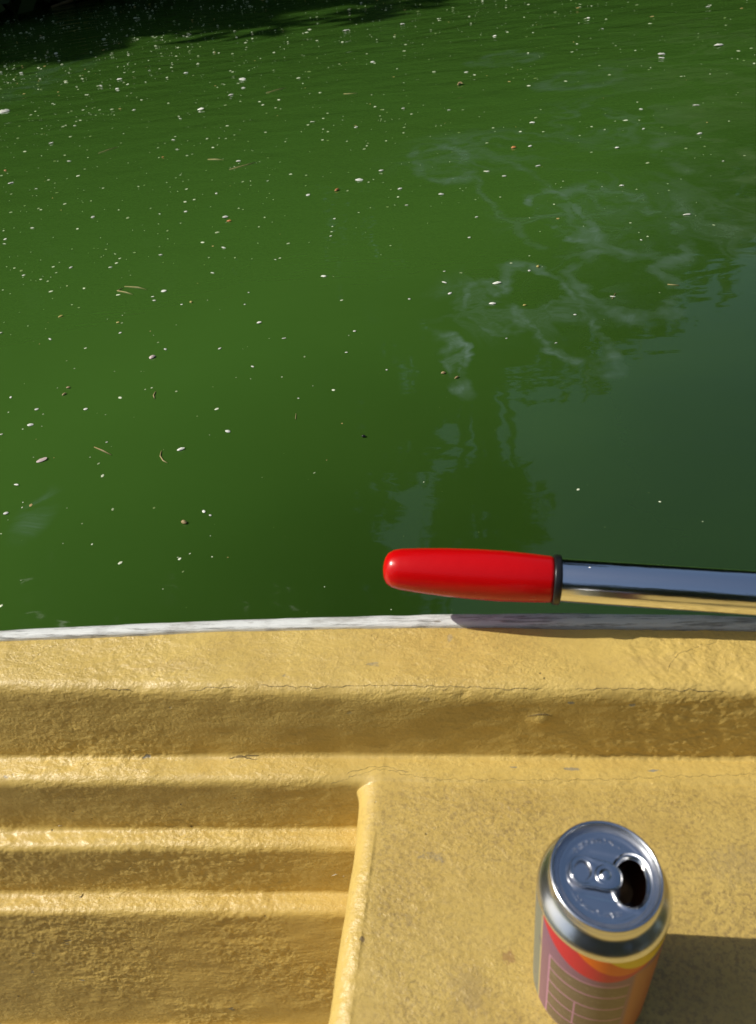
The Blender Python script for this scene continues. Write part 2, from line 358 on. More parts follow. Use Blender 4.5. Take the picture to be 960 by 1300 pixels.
# columns along the boat; u is measured from the left edge of the seat (round edge: -.012 .. 0)
RS = .0165
us = np.concatenate([np.arange(-1.3, -.40, .03), np.arange(-.40, -RS - .0062, .0012), np.arange(-RS - .0062, .0, .0006), np.arange(0, .40, .0012), np.arange(.40, 1.4, .03)])
U, Yp = np.meshgrid(us, py, indexing='ij'); Z = np.repeat(pz[None, :], len(us), 0).copy()
xe = np.interp(Yp, [.05, .15, .197, .24, .31, .33], [-.1015, -.0975, -.0953, -.0935, -.0905, -.0900])
X = U + xe + .004 - .007 * np.exp(-np.clip(.306 - Yp, 0, 1) / .009) * (U < 0) * np.clip(-U / RS, 0, 1)
# steps run very slightly out of parallel with the gunwale
k = np.interp(Z, [.006, .176, .24, .303, .37, .381], [.045, .037, .028, .016, -.014, -.014])
t_f = np.clip((Yp - .3340) / (.3971 - .3340), 0, 1)
Y = Yp + k * (np.minimum(X, -.10) + .12) * np.where(Z > .3745, 1 - t_f, 1.0)
Y = np.where(Z > .3745, Y + t_f * (yi(X) - .3971), Y)
# the seat: flat top at z = .3035 with a rounded left edge and a steep side
uu = np.clip(-U, 0, RS * .995)
zs = .3035 - RS + np.sqrt(RS * RS - uu * uu) - np.where(-U > RS * .995, (-U - RS * .995) * 60, 0)
on = Yp < .3280
kk = .0035; hh = np.clip(.5 + .5 * (Z - zs) / kk, 0, 1); sm = zs * (1 - hh) + Z * hh + kk * hh * (1 - hh) * np.clip((.328 - Yp) / .012, 0, 1)
Z = np.where(on, np.maximum(sm, Z), Z)
# flare where the side of the seat runs into the top ledge
P = np.stack([X, Y, Z], -1)
def normals(P):
    a = np.gradient(P, axis=0); b = np.gradient(P, axis=1); n = np.cross(b, a); n /= np.linalg.norm(n, axis=-1, keepdims=True) + 1e-12; return n
N = normals(P)
A3 = np.array([.55, 1.0, 1.0])
D = .0016 * vnoise(P * A3, 11) + .0009 * vnoise(P * A3 + 5, 32) + .00045 * vnoise(P * A3 + 9, 85)
area = np.clip(vnoise(P + 3, 14) * 1.6 + .55, .12, 1.2)
Q = P @ np.array([[.9, .25, .25], [-.3, 1, 0], [-.3, 0, 1]]); D += area * (.00042 * vnoise(Q * np.array([.7, 1, 1]) + 1, 190) + .00048 * np.abs(vnoise(Q + 2, 300)) + .00022 * vnoise(Q + 7, 520))
flat = np.clip((N[..., 2] - .97) / .03, 0, 1) * (U > 0) * (Yp < .325); D *= (1 - .68 * flat)
# the raised blister and the little knocks on the inner face of the gunwale
for cx_, cz_, r_, h_ in ((.0365, .349, .0070, .0026), (-.2, .3750, .006, -.0009), (-.02, .375, .005, -.0010)):
    D += h_ * np.exp(-(((P[..., 0] - cx_) / r_) ** 2 + ((P[..., 2] - cz_) / r_) ** 2)) * ((Yp > .325) & (Yp < .345))
P = P + N * D[..., None]
# hairline crack along the seat joint
N = normals(P)
nu, ns = P.shape[:2]
def piece(name, mask, mat):
    """mask over the grid cells -> one part of the boat"""
    ii, jj = np.nonzero(mask); idx = -np.ones((nu, ns), np.int64)
    q = np.stack([ii * ns + jj, ii * ns + jj + 1, (ii + 1) * ns + jj + 1, (ii + 1) * ns + jj], 1)
    used = np.unique(q); remap = -np.ones(nu * ns, np.int64); remap[used] = np.arange(len(used)); q = remap[q]
    me = bpy.data.meshes.new(name); me.vertices.add(len(used)); me.vertices.foreach_set('co', P.reshape(-1, 3)[used].ravel())
    me.loops.add(q.size); me.loops.foreach_set('vertex_index', q.ravel().astype(np.int32)); me.polygons.add(len(q))
    me.polygons.foreach_set('loop_start', np.arange(0, q.size, 4, dtype=np.int32)); me.update(calc_edges=True)
    me.polygons.foreach_set('use_smooth', np.ones(len(q), bool))
    me.normals_split_custom_set_from_vertices(N.reshape(-1, 3)[used].tolist())
    return link(name, me, mat, boat)
J = np.arange(ns - 1)[None, :].repeat(nu - 1, 0); I = np.arange(nu - 1)[:, None].repeat(ns - 1, 1)
def jat(y, z): return int(np.argmin(np.hypot(py - y, pz - z)))
j1 = jat(.3335, .370); j2 = jat(.3285, .3045); j6 = jat(.212, .006)
i0 = int(np.searchsorted(us, -RS - .0055)); j2s = jat(.319, .303)
seat = (I >= i0) & (J >= j2s)
j3a = jat(.2995, .2430); j4a = jat(.2742, .1790)
pieces = [('gunwale', (J < j1), YEL), ('gunwale_face', (J >= j1) & (J < j2), YEL),
          ('foot_ledge', (J >= j2) & (J < j3a) & ~seat, YEL), ('foot_ledge', (J >= j3a) & (J < j4a) & ~seat, YEL),
          ('foot_ledge', (J >= j4a) & (J < j6) & ~seat, YEL), ('floor', (J >= j6) & ~seat, plain('low_bounce_floor', (.10, .095, .085), .8)), ('bench_seat', seat, YELD)]  # unseen floor kept dark to hold down bounce on the faces
for nme, msk, mt in pieces: piece(nme, msk, mt)

# rub rail: a weathered white strip along the outer edge
def rail_material():
    a = M('weathered_white_rail'); v = a.coord((.06, 1, 1)); g = a.noise(v, 420, 5, .7); b = a.noise(a.coord((.3, 1, 1)), 60, 5, .65)
    c = a.mix(a.ramp(g, .50, .64), (.77, .79, .76), (.30, .30, .28)); c = a.mix(a.ramp(b, .52, .70, 0, .65), c, (.30, .28, .24))
    c = a.mix(a.math('MULTIPLY', a.voro(a.coord((.3, 1, 1)), 120, ramp=(.16, .08)), a.noise(v, 40, 2, .5, ramp=(.55, .62))), c, (.20, .17, .12))
    a.set(Base_Color=c, Roughness=.5, Normal=a.bump(a.math('ADD', g, a.math('MULTIPLY', b, .8)), .0010)); return a.m
xs = np.concatenate([np.arange(-1.35, -.5, .03), np.arange(-.5, .3, .003), np.arange(.3, 1.32, .03)])
def sweep(name, section, mat, amp=0.0):
    V = []; F = []; m_ = None
    for x in xs:
        sec = section(x); m_ = len(sec)
        for (y, z) in sec: V.append((x, y, z))
    V = np.array(V)
    if amp: V[:, 1] += amp * vnoise(V * np.array([1, .4, .4]), 45); V[:, 2] += amp * vnoise(V * np.array([1, .4, .4]) + 4, 60)
    for i in range(len(xs) - 1):
        for j in range(m_ - 1): F.append((i * m_ + j, (i + 1) * m_ + j, (i + 1) * m_ + j + 1, i * m_ + j + 1))
    return link(name, mesh_from(name, V, F), mat, boat)
def rail_sec(x):
    a, b = yi(x) + .0007, yo(x); w_ = b - a
    h = ZF - .3705
    return [(y_, z_ + h) for y_, z_ in [(a, .352), (a, .3690), (a + .0008, .3706), (a + w_ * .3, .3716), (a + w_ * .6, .3712), (b - .0022, .3696), (b - .0005, .3672), (b, .364), (b, .350), (b - .0015, .3455), (b - .004, .344), (a, .344)]]
sweep('rub_rail', rail_sec, rail_material(), .00035)
def hull_sec(x):
    a = yi(x)
    return [(a - .002, .362), (a - .004, .33), (a - .012, .22), (a - .03, .08), (a - .06, -.06), (a - .16, -.16), (-1.06, -.18)]
def far_side(x):
    b = .045 * x * x
    return [(-1.095 + b, .0045), (-1.11 + b, .10), (-1.124 + b, .25), (-1.132 + b, .362), (-1.138 + b, .377), (-1.148 + b, .381), (-1.205 + b, .381), (-1.208 + b, .37), (-1.208 + b, .34), (-1.19 + b, .33), (-1.16 + b, .08), (-1.06, -.17)]
sweep('gunwale', far_side, YEL, .0005)
sweep('hull', hull_sec, plain('hull_gelcoat', (.55, .55, .52), .35))

# hair cracks, gouges and scratches in the paint: thin dark lines that follow the surface
PF = P.reshape(-1, 3); NF = N.reshape(-1, 3); sel = np.nonzero((PF[:, 0] > -.45) & (PF[:, 0] < .3) & (PF[:, 1] > .12))[0]; PS = PF[sel]
rng = random.Random(11)
def on_surface(pts, r, step=.0022, wob=.0006):
    out = []
    for a, b in zip(pts[:-1], pts[1:]):
        a = np.array(a); b = np.array(b); n_ = max(1, int(np.linalg.norm(b - a) / step))
        for i in range(n_): out.append(a + (b - a) * i / n_)
    out.append(np.array(pts[-1])); path = []; rad = []
    for i, q in enumerate(out):
        q = q + np.array((0, wob * (math.sin(i * .9) + rng.uniform(-.7, .7)), 0)); m_ = sel[int(np.argmin(((PS - q) ** 2).sum(1)))]
        path.append(PF[m_] + NF[m_] * r * .2); rad.append(r * (.25 if i in (0, len(out) - 1) else rng.uniform(.45, 1.3)))
    keep = [0] + [i for i in range(1, len(path)) if np.linalg.norm(path[i] - path[i - 1]) > 1e-5]
    return tube([path[i] for i in keep], [rad[i] for i in keep], 4)
S_, F_ = .3035, .381
DARK_LINES = [([(-.1282, .2997, S_), (-.1153, .3079, S_), (-.1001, .3135, S_), (-.0845, .3158, S_), (-.0653, .3107, S_), (-.0406, .3077, S_), (.0138, .3079, S_), (.0785, .3089, S_), (.1365, .3130, S_), (.1931, .3158, S_)], .00013),
    ([(-.1157, .3113, S_), (-.1022, .3162, S_), (-.0846, .3178, S_), (-.0655, .3133, S_)], .00016),
    ([(.1278, .3516, F_), (.1316, .3601, F_), (.1406, .3686, F_), (.156, .3751, F_), (.1689, .3779, F_)], .00013),
    ([(-.2162, .3232, S_), (-.2067, .3262, S_), (-.1904, .3285, S_)], .00045), ([(-.2104, .3276, S_), (-.1977, .3248, S_), (-.1906, .3228, S_)], .00035),
    ([(-.3026, .3365, F_), (-.2894, .3355, F_), (-.279, .334, F_)], .0003), ([(-.2341, .3346, F_), (-.2189, .3375, F_), (-.1939, .3389, F_)], .00022),
    ([(-.1754, .3403, F_), (-.1318, .3387, F_), (-.0836, .3407, F_), (-.0362, .3391, F_), (-.013, .3384, F_), (.0099, .3369, F_), (.038, .3362, F_)], .00024),
    ([(-.030, .3385, F_), (-.033, .3360, F_), (-.036, .3345, F_)], .0004), ([(.0603, .3361, F_), (.0989, .3367, F_), (.1308, .3346, F_), (.1674, .3332, F_)], .0002),
    ([(-.3768, .3629, F_), (-.3756, .371, F_), (-.3686, .3792, F_), (-.3597, .3833, F_)], .00012), ([(-.415, .362, F_), (-.4125, .366, F_)], .0004),
    ([(-.3705, .2631, .1765), (-.3724, .2600, .1765), (-.3744, .2606, .1765)], .0006), ([(-.345, .262, .1765), (-.343, .260, .1765)], .0006), ([(.0300, .352, .352), (.0360, .352, .351), (.0430, .352, .3515)], .0004)]
tag(link('hair_crack', mesh_from('hair_crack', *merge([on_surface(p_, r_) for p_, r_ in DARK_LINES])), plain('crack_dirt', (.13, .09, .045), .9), boat), kind='stuff')
tag(link('paint_nick', mesh_from('paint_nick', *merge([on_surface(p_, .0005, wob=.0002) for p_ in ([(-.1393, .2943, .2), (-.1350, .2935, .202)], [(-.1310, .2925, .2), (-.1280, .2930, .2)], [(-.379, .3093, .24), (-.377, .31, .242)])])), plain('bare_white', (.78, .76, .68), .4), boat), kind='stuff')

# ================================================================ THE OAR
def frame_z(o, a, b, up=Vector((0, 0, 1))):
    z = (Vector(b) - Vector(a)).normalized(); x = up.cross(z).normalized(); y = z.cross(x)
    mm = Matrix((x, y, z)).transposed().to_4x4(); mm.translation = Vector(a); o.matrix_world = mm
oar = empty('oar'); tag(oar, 'metal oar with a smooth red plastic grip reaching over the rub rail', 'oar')
OS = .976; tip = tuple(OS * q for q in (-.0805, .4194)) + (.85 - OS * .4245,); far_p = tuple(OS * q for q in (.1977, .4033)) + (.85 - OS * .4442,)
frame_z(oar, tip, far_p); oar.scale = (OS,) * 3
def red_material():
    a = M('red_plastic_grip'); a.obj = True; v = a.coord(); s_ = a.ramp(a.noise(a.coord((1, 1, .25)), 260, 4, .7), .62, .75)
    under = a.ramp(a.math('ADD', a.sep(v)[0], a.sep(v)[1]), -.016, -.025); sc = a.math('MULTIPLY', s_, under)
    c = a.mix(sc, (.60, .002, .003), (.40, .16, .12)); c = a.mix(a.noise(v, 30, 3, .5, ramp=(.4, .7, 0, .25)), c, (.52, .003, .004))
    a.set(Base_Color=c, Roughness=a.math('ADD', .24, a.math('MULTIPLY', sc, .4)), Normal=a.bump(a.noise(v, 90, 3, .5), .0004, .5), Specular_IOR_Level=.4, Coat_Weight=.0)
    return a.m
gp = [(0.0, .0000), (.004, .0002), (.0085, .0012), (.0125, .0036), (.0150, .0080), (.0163, .0140), (.0177, .030), (.0190, .050), (.0197, .072), (.0198, .092), (.0190, .112), (.0180, .1285), (.0176, .1305), (.0168, .1312)]
link('grip', mesh_from('grip', *lathe(gp, 64)), red_material(), oar)
cp = [(.0170, .1312), (.0190, .1314), (.0194, .1322), (.0195, .1358), (.0190, .1368), (.0172, .1370)]
link('collar', mesh_from('collar', *lathe(cp, 64)), plain('black_rubber_collar', (.012, .012, .013), .32), oar)
def shaft_material():
    a = M('polished_aluminium'); a.obj = True; v = a.coord((1, 1, .12)); g = a.noise(v, 300, 4, .6)
    nick = a.math('MULTIPLY', a.voro(a.coord((1, 1, .6)), 150, ramp=(.10, .05)), a.noise(a.coord(), 60, 2, .5, ramp=(.55, .62)))
    c = a.mix(nick, (.90, .91, .93), (.55, .55, .55))
    a.set(Base_Color=c, Metallic=1.0, Roughness=a.math('ADD', .13, a.math('MULTIPLY', nick, .3)), Normal=a.bump(a.math('ADD', g, a.math('MULTIPLY', nick, 3.0)), .00025, .5)); return a.m
link('shaft', mesh_from('shaft', *lathe([(.0165, .1365), (.0168, .1375), (.0168, 1.62)], 64)), shaft_material(), oar)
# blade, beyond the right edge of the photograph
bv = []; bf = []; nb = 12
for i in range(nb + 1):
    t = i / nb; wd = .03 + .065 * math.sin(min(1, t * 1.25) * math.pi / 2); th = .013 * (1 - t) + .003; zz = 1.58 + .46 * t
    for sx, sy in ((-wd, 0), (-wd * .3, th), (wd * .3, th), (wd, 0), (wd * .3, -th), (-wd * .3, -th)): bv.append((sx, sy - .0, zz))
for i in range(nb):
    for j in range(6): q = (j + 1) % 6; bf.append((i * 6 + j, i * 6 + q, (i + 1) * 6 + q, (i + 1) * 6 + j))
bf += [(5, 4, 3, 2, 1, 0), tuple(nb * 6 + j for j in range(6))]
link('blade', mesh_from('blade', bv, bf), plain('red_blade', (.5, .012, .012), .35), oar)

# ================================================================ THE CAN
CX, CY, CZ = .0528, .1708, .3042
can = empty('drink_can', (CX, CY, CZ)); tag(can, 'opened tall aluminium drink can with a purple and red label on the yellow seat', 'can')
def can_metal(rough, name, col=(.80, .81, .83)):
    a = M(name); a.obj = True; v = a.coord(); a.set(Base_Color=(*col, 1), Metallic=1.0, Roughness=rough, Normal=a.bump(a.noise(v, 70, 2, .5), .0004, .35)); return a.m
METAL = can_metal(.22, 'can_aluminium'); LIDM = can_metal(.15, 'lid_aluminium', (.80, .81, .83))
HC = .157
neck = [(.0330, .1360), (.0330, .1380), (.0328, .1393), (.0323, .1404), (.0315, .1414), (.0303, .1427), (.0289, .1441), (.0275, .1455), (.0266, .1466), (.0261, .1480), (.0259, .1500), (.0260, .1520), (.0257, .1532), (.0258, .1540),
        (.0264, .1545), (.0269, .1552), (.0271, .1560), (.0269, .1567), (.0264, .1571), (.0258, .1571), (.0253, .1567), (.0250, .1558), (.0247, .1535), (.0243, .1518), (.0240, .1506), (.0234, .1503), (.0229, .1508), (.0225, .1520), (.0221, .1534)]
link('neck', mesh_from('neck', *lathe(neck, 128)), METAL, can)
body = [(.0, .0085), (.012, .0078), (.020, .0040), (.0232, .0006), (.0240, .0), (.0250, .0004), (.0262, .0022), (.0288, .0058), (.0312, .0085), (.0326, .0115), (.0330, .015)]
link('base', mesh_from('base', *lathe(body, 128)), METAL, can)
link('inner_wall', mesh_from('inner_wall', *lathe([(.0235, .1480), (.0262, .1455), (.0300, .1412), (.0324, .1360), (.0324, .10)], 64)), can_metal(.35, 'inside_lacquer', (.25, .20, .13)), can)
link('drink', mesh_from('drink', *lathe([(0.0, .128), (.0322, .128)], 64)), plain('dark_drink', (.06, .022, .008), .12), can)

def label_material():
    a = M('printed_can_label'); a.obj = True; v = a.coord(); x, y, z = a.sep(v)
    ang = a.math('MULTIPLY', a.math('ARCTAN2', y, x), 57.29578)          # degrees; the camera faces about -105
    top = .1366
    dz = a.math('MULTIPLY', a.math('SUBTRACT', top, z), 1000)            # mm below the label's top
    wob = a.math('MULTIPLY', a.math('SUBTRACT', a.noise(v, 60, 2, .5), .5), 5)
    def band(vv, lo, hi, s=.6): return a.math('MULTIPLY', a.ramp(vv, lo - s, lo + s), a.ramp(vv, hi + s, hi - s))
    col = a.mix(a.ramp(dz, 0, 60), (.24, .11, .19), (.26, .13, .17))
    # bands of colour that sweep down from the top edge towards the right
    t = a.math('SUBTRACT', ang, -128.0)                                 # degrees right of the left foot of the sweep
    arch = lambda c, hw, dep: a.math('MULTIPLY', a.math('SUBTRACT', 1.0, a.math('POWER', a.math('ABSOLUTE', a.math('DIVIDE', a.math('SUBTRACT', ang, c), hw)), 2.0)), dep)
    def below(curve, s=.35): return a.ramp(a.math('SUBTRACT', a.math('ADD', curve, a.math('MULTIPLY', wob, .25)), dz), -s, s)
    red = below(arch(-97, 63, 27)); org = below(arch(-78, 41, 18)); yel = below(arch(-57, 35, 13))
    col = a.mix(red, col, (.60, .012, .040)); col = a.mix(org, col, (.82, .16, .004)); col = a.mix(yel, col, (.88, .66, .006))
    # right of the panel the purple turns to a warm orange
    col = a.mix(a.math('MULTIPLY', band(ang, -66, -20, 3), a.ramp(dz, 14, 26)), col, (.46, .17, .06))
    # table panel with thin pink rules
    pan = a.math('MULTIPLY', band(ang, -145, -70, .4), band(dz, 34, 125, .25)); col = a.mix(a.math('MULTIPLY', pan, .8), col, (.16, .13, .06)); smudge = a.noise(a.coord((1, 1, 2.2)), 420, 3, .7, ramp=(.52, .60)); rows = a.ramp(a.noise(a.coord((0, 0, 1)), 330, 0, 0), .45, .55); col = a.mix(a.math('MULTIPLY', a.math('MULTIPLY', pan, a.math('MULTIPLY', smudge, rows)), .6), col, (.30, .26, .17))
    rules = band(ang, -145.8, -143.8, .4)
    for zz in (34, 50, 68, 86, 104, 122): rules = a.math('MAXIMUM', rules, a.math('MULTIPLY', band(dz, zz - .8, zz + .8, .3), band(ang, -145, -70, .4)))
    rules = a.math('MAXIMUM', a.math('MULTIPLY', rules, a.math('MULTIPLY', a.ramp(dz, 33, 33.5), a.ramp(dz, 123, 122.5))), a.math('MULTIPLY', band(ang, -116, -114.4, .4), band(dz, 68, 104, .2)))
    col = a.mix(rules, col, (.50, .24, .36))
    # cream rule and the grey-green flank on the left
    left = a.ramp(ang, -158.0, -159.0); leftb = a.math('MAXIMUM', left, a.ramp(ang, 60, 62))
    col = a.mix(leftb, col, (.20, .215, .17)); col = a.mix(band(ang, -160.0, -158.0, .25), col, (.55, .45, .20))
    pat = a.noise(a.coord((1, 1, .5)), 90, 3, .6, ramp=(.55, .6)); col = a.mix(a.math('MULTIPLY', a.math('MULTIPLY', pat, leftb), .5), col, (.13, .09, .14))
    a.set(Base_Color=col, Metallic=0.0, Roughness=.42, Specular_IOR_Level=.35); return a.m
link('label_sleeve', mesh_from('label_sleeve', *lathe([(.03302, .0150), (.03302, .06), (.03302, .10), (.03302, .1366)], 160)), label_material(), can)

# lid panel with its open mouth: rays from the mouth's outline out to the countersink
lid_yaw = R(-11); HXc = .0124
def hole_r(a):      # outline of the mouth about its centre: wide across, bulged outward
    cx_, cy_ = math.cos(a), math.sin(a)
    rx = .0070 if cx_ > 0 else .0075; ry = .0114
    return 1 / ((abs(cx_) / rx) ** 2.3 + (abs(cy_) / ry) ** 2.3) ** (1 / 2.3)
def lid_h(x, y):
    r = math.hypot(x, y); z = .1532
    if r > .0195: z += .0004 * (1 - math.cos((r - .0195) / .0026 * math.pi)) / 2
    # shallow stadium recess round tab and mouth
    dx = max(0, abs(x - .001) - .0085); d = math.hypot(dx, y) - .0112; z -= .00055 / (1 + math.exp(max(-40, min(40, d / .00035))))
    # bead round the mouth
    hx_, hy_ = x - HXc, y; a = math.atan2(hy_, hx_); dr = math.hypot(hx_, hy_) - hole_r(a); z += .0007 * math.exp(-((dr - .0016) / .0009) ** 2) - (.0006 * math.exp(-(dr / .0007) ** 2))
    # rivet
    q = math.hypot(x + .0002, y); z += .0006 * math.exp(-(q / .0035) ** 4)
    return z
NA, NR = 200, 46; LV = []; LF = []
for i in range(NA):
    a = 2 * math.pi * i / NA; c, s = math.cos(a), math.sin(a); r0_ = hole_r(a)
    b = HXc * c; r1_ = -b + math.sqrt(b * b - HXc * HXc + .0222 ** 2)
    LV.append((HXc + c * r0_, s * r0_, .1520))
    for k_ in range(NR):
        t = k_ / (NR - 1); rr = r0_ + (r1_ - r0_) * t; x_, y_ = HXc + c * rr, s * rr; LV.append((x_, y_, lid_h(x_, y_)))
W_ = NR + 1
for i in range(NA):
    j = (i + 1) % NA
    for k_ in range(NR): LF.append((i * W_ + k_, i * W_ + k_ + 1, j * W_ + k_ + 1, j * W_ + k_))
lid = link('lid', mesh_from('lid', LV, LF), LIDM, can); lid.rotation_euler = (0, 0, lid_yaw)
# the bent-in flap under the mouth
fv = []; ff = []
for i in range(9):
    for j in range(9):
        u = i / 8; q = (j / 8 - .5) * 2; wy = .0085 * math.sqrt(max(.02, 1 - (u - .15) ** 2 * 1.3)); fv.append((.0055 + .0085 * u, q * wy, .1522 - .0095 * u - .0015 * q * q))
for i in range(8):
    for j in range(8): ff.append((i * 9 + j, i * 9 + j + 1, (i + 1) * 9 + j + 1, (i + 1) * 9 + j))
fl = link('opening_flap', mesh_from('opening_flap', fv, ff), LIDM, can); fl.rotation_euler = (0, 0, lid_yaw)
# pull tab: outline ring with a finger hole, a bridge and a nose over the rivet
def tab_mesh():
    V = []; F = []; n = 72
    def outer(a):
        x, y = math.cos(a), math.sin(a); g = (abs(x) ** 2.7 + abs(y) ** 2.7) ** (-1 / 2.7); return Vector((-.0046 + .0128 * x * g, y * g * (.0080 - .0010 * abs(x * g + .1) * (x > 0)) * (1 - .10 * math.exp(-(x / .3) ** 2)), 0))
    # ring about the finger hole
    def inner(a): return Vector((-.0112 + .0038 * math.cos(a), .0052 * math.sin(a), 0))
    cen = Vector((-.0112, 0, 0)); prof_ = [(0.0, -.0003), (0.0, .0006), (.12, .0012), (.30, .0014), (.5, .0009), (.75, .0007), (.93, .0010), (1.0, .0006), (1.0, -.0003)]
    out_pts = [outer(2 * math.pi * i / n) for i in range(n)]
    for i, po in enumerate(out_pts):
        a = math.atan2(po.y / .0052, (po.x - cen.x) / .0042); pi_ = inner(a)
        for t, z in prof_:
            p = po.lerp(pi_, t); V.append((p.x, p.y, z))
    m_ = len(prof_)
    for i in range(n):
        j = (i + 1) % n
        for k_ in range(m_ - 1): F.append((i * m_ + k_, j * m_ + k_, j * m_ + k_ + 1, i * m_ + k_ + 1))
    return V, F
tab = link('pull_tab', mesh_from('pull_tab', *tab_mesh()), LIDM, can, (0, 0, .1540)); tab.rotation_euler = (0, R(1.5), lid_yaw)
rv = lathe([(.0052, .0006), (.0050, .0010), (.0042, .0011), (.0034, .0008), (.0028, .0009), (.0024, .0015), (.0015, .0018), (0, .0019)], 40)
riv = link('rivet', mesh_from('rivet', *rv), LIDM, tab, (0, 0, .0002))
# raised strokes of the illegible lettering stamped round the lid
sv = []; rng = random.Random(5)
def stroke(a, r0_, r1_, tw, h=.0006, wd=.00028):
    p = Vector((math.cos(a) * r0_, math.sin(a) * r0_, 0)); q = Vector((math.cos(a + tw) * r1_, math.sin(a + tw) * r1_, 0)); d = (q - p).normalized(); s_ = Vector((-d.y, d.x, 0)) * wd
    b = [p - s_, p + s_, q + s_, q - s_]; z0, z1 = .1529, .1529 + h + .0003
    v_ = [(c.x, c.y, z0) for c in b] + [((c * 1).x, c.y, z1) for c in [p - s_ * .4, p + s_ * .4, q + s_ * .4, q - s_ * .4]]
    return v_, [(4, 5, 6, 7), (0, 1, 5, 4), (1, 2, 6, 5), (2, 3, 7, 6), (3, 0, 4, 7)]
for a0, a1 in ((70, 150), (215, 300)):
    a = a0
    while a < a1:
        if rng.random() > .14:
            sv.append(stroke(R(a), .0168, .0190, rng.choice((0, .04, -.04, 0)))) 
            if rng.random() < .5: sv.append(stroke(R(a), .0168 if rng.random() < .5 else .0188, .0179, .10))
        a += rng.uniform(2.4, 3.8)
lt = link('embossed_lettering', mesh_from('embossed_lettering', *merge(sv), smooth=False), LIDM, can); lt.rotation_euler = (0, 0, lid_yaw)

# ================================================================ THINGS AFLOAT
def speck_mat(name, c, rough=.55):
    a = M(name); g = a.n('ShaderNodeObjectInfo'); c2 = tuple(min(1, q * .7) for q in c)
    a.set(Base_Color=a.mix(g.outputs['Random'], c, c2), Roughness=rough); return a.m
WHITE = speck_mat('pale_petal', (.86, .88, .76)); PINK = speck_mat('blush_petal', (.62, .50, .45)); ORANGE = speck_mat('orange_flake', (.62, .24, .07))
YELL = speck_mat('yellow_petal', (.60, .50, .14)); TAN = speck_mat('tan_husk', (.42, .30, .13)); STRAW = speck_mat('dry_straw', (.42, .34, .14)); DARK = speck_mat('dark_seed', (.012, .014, .01), .3)
def petal_mesh(seed, n=11, asp=.62, dome=.16):
    rng = random.Random(seed); V = [(0, 0, dome * .8)]; F = []
    ph = rng.random() * 6
    for ring, rr in enumerate((.55, 1.0)):
        for i in range(n):
            a = 2 * math.pi * i / n; r = rr * .5 * (1 + .13 * math.sin(2 * a + ph) + rng.uniform(-.09, .09)); V.append((r * math.cos(a), asp * r * math.sin(a), dome * (.7 if ring == 0 else .12) + rng.uniform(-.02, .03)))
    for i in range(n):
        j = (i + 1) % n; F.append((0, 1 + i, 1 + j)); F.append((1 + i, 1 + n + i, 1 + n + j, 1 + j))
    return V, F
PET = [mesh_from('floating_petal', *petal_mesh(s, asp=a, dome=d)) for s, a, d in ((1, .6, .10), (2, .75, .12), (3, .5, .08), (4, .85, .14), (5, .65, .10))]
for q in PET: q.materials.append(WHITE)
rng = random.Random(21)
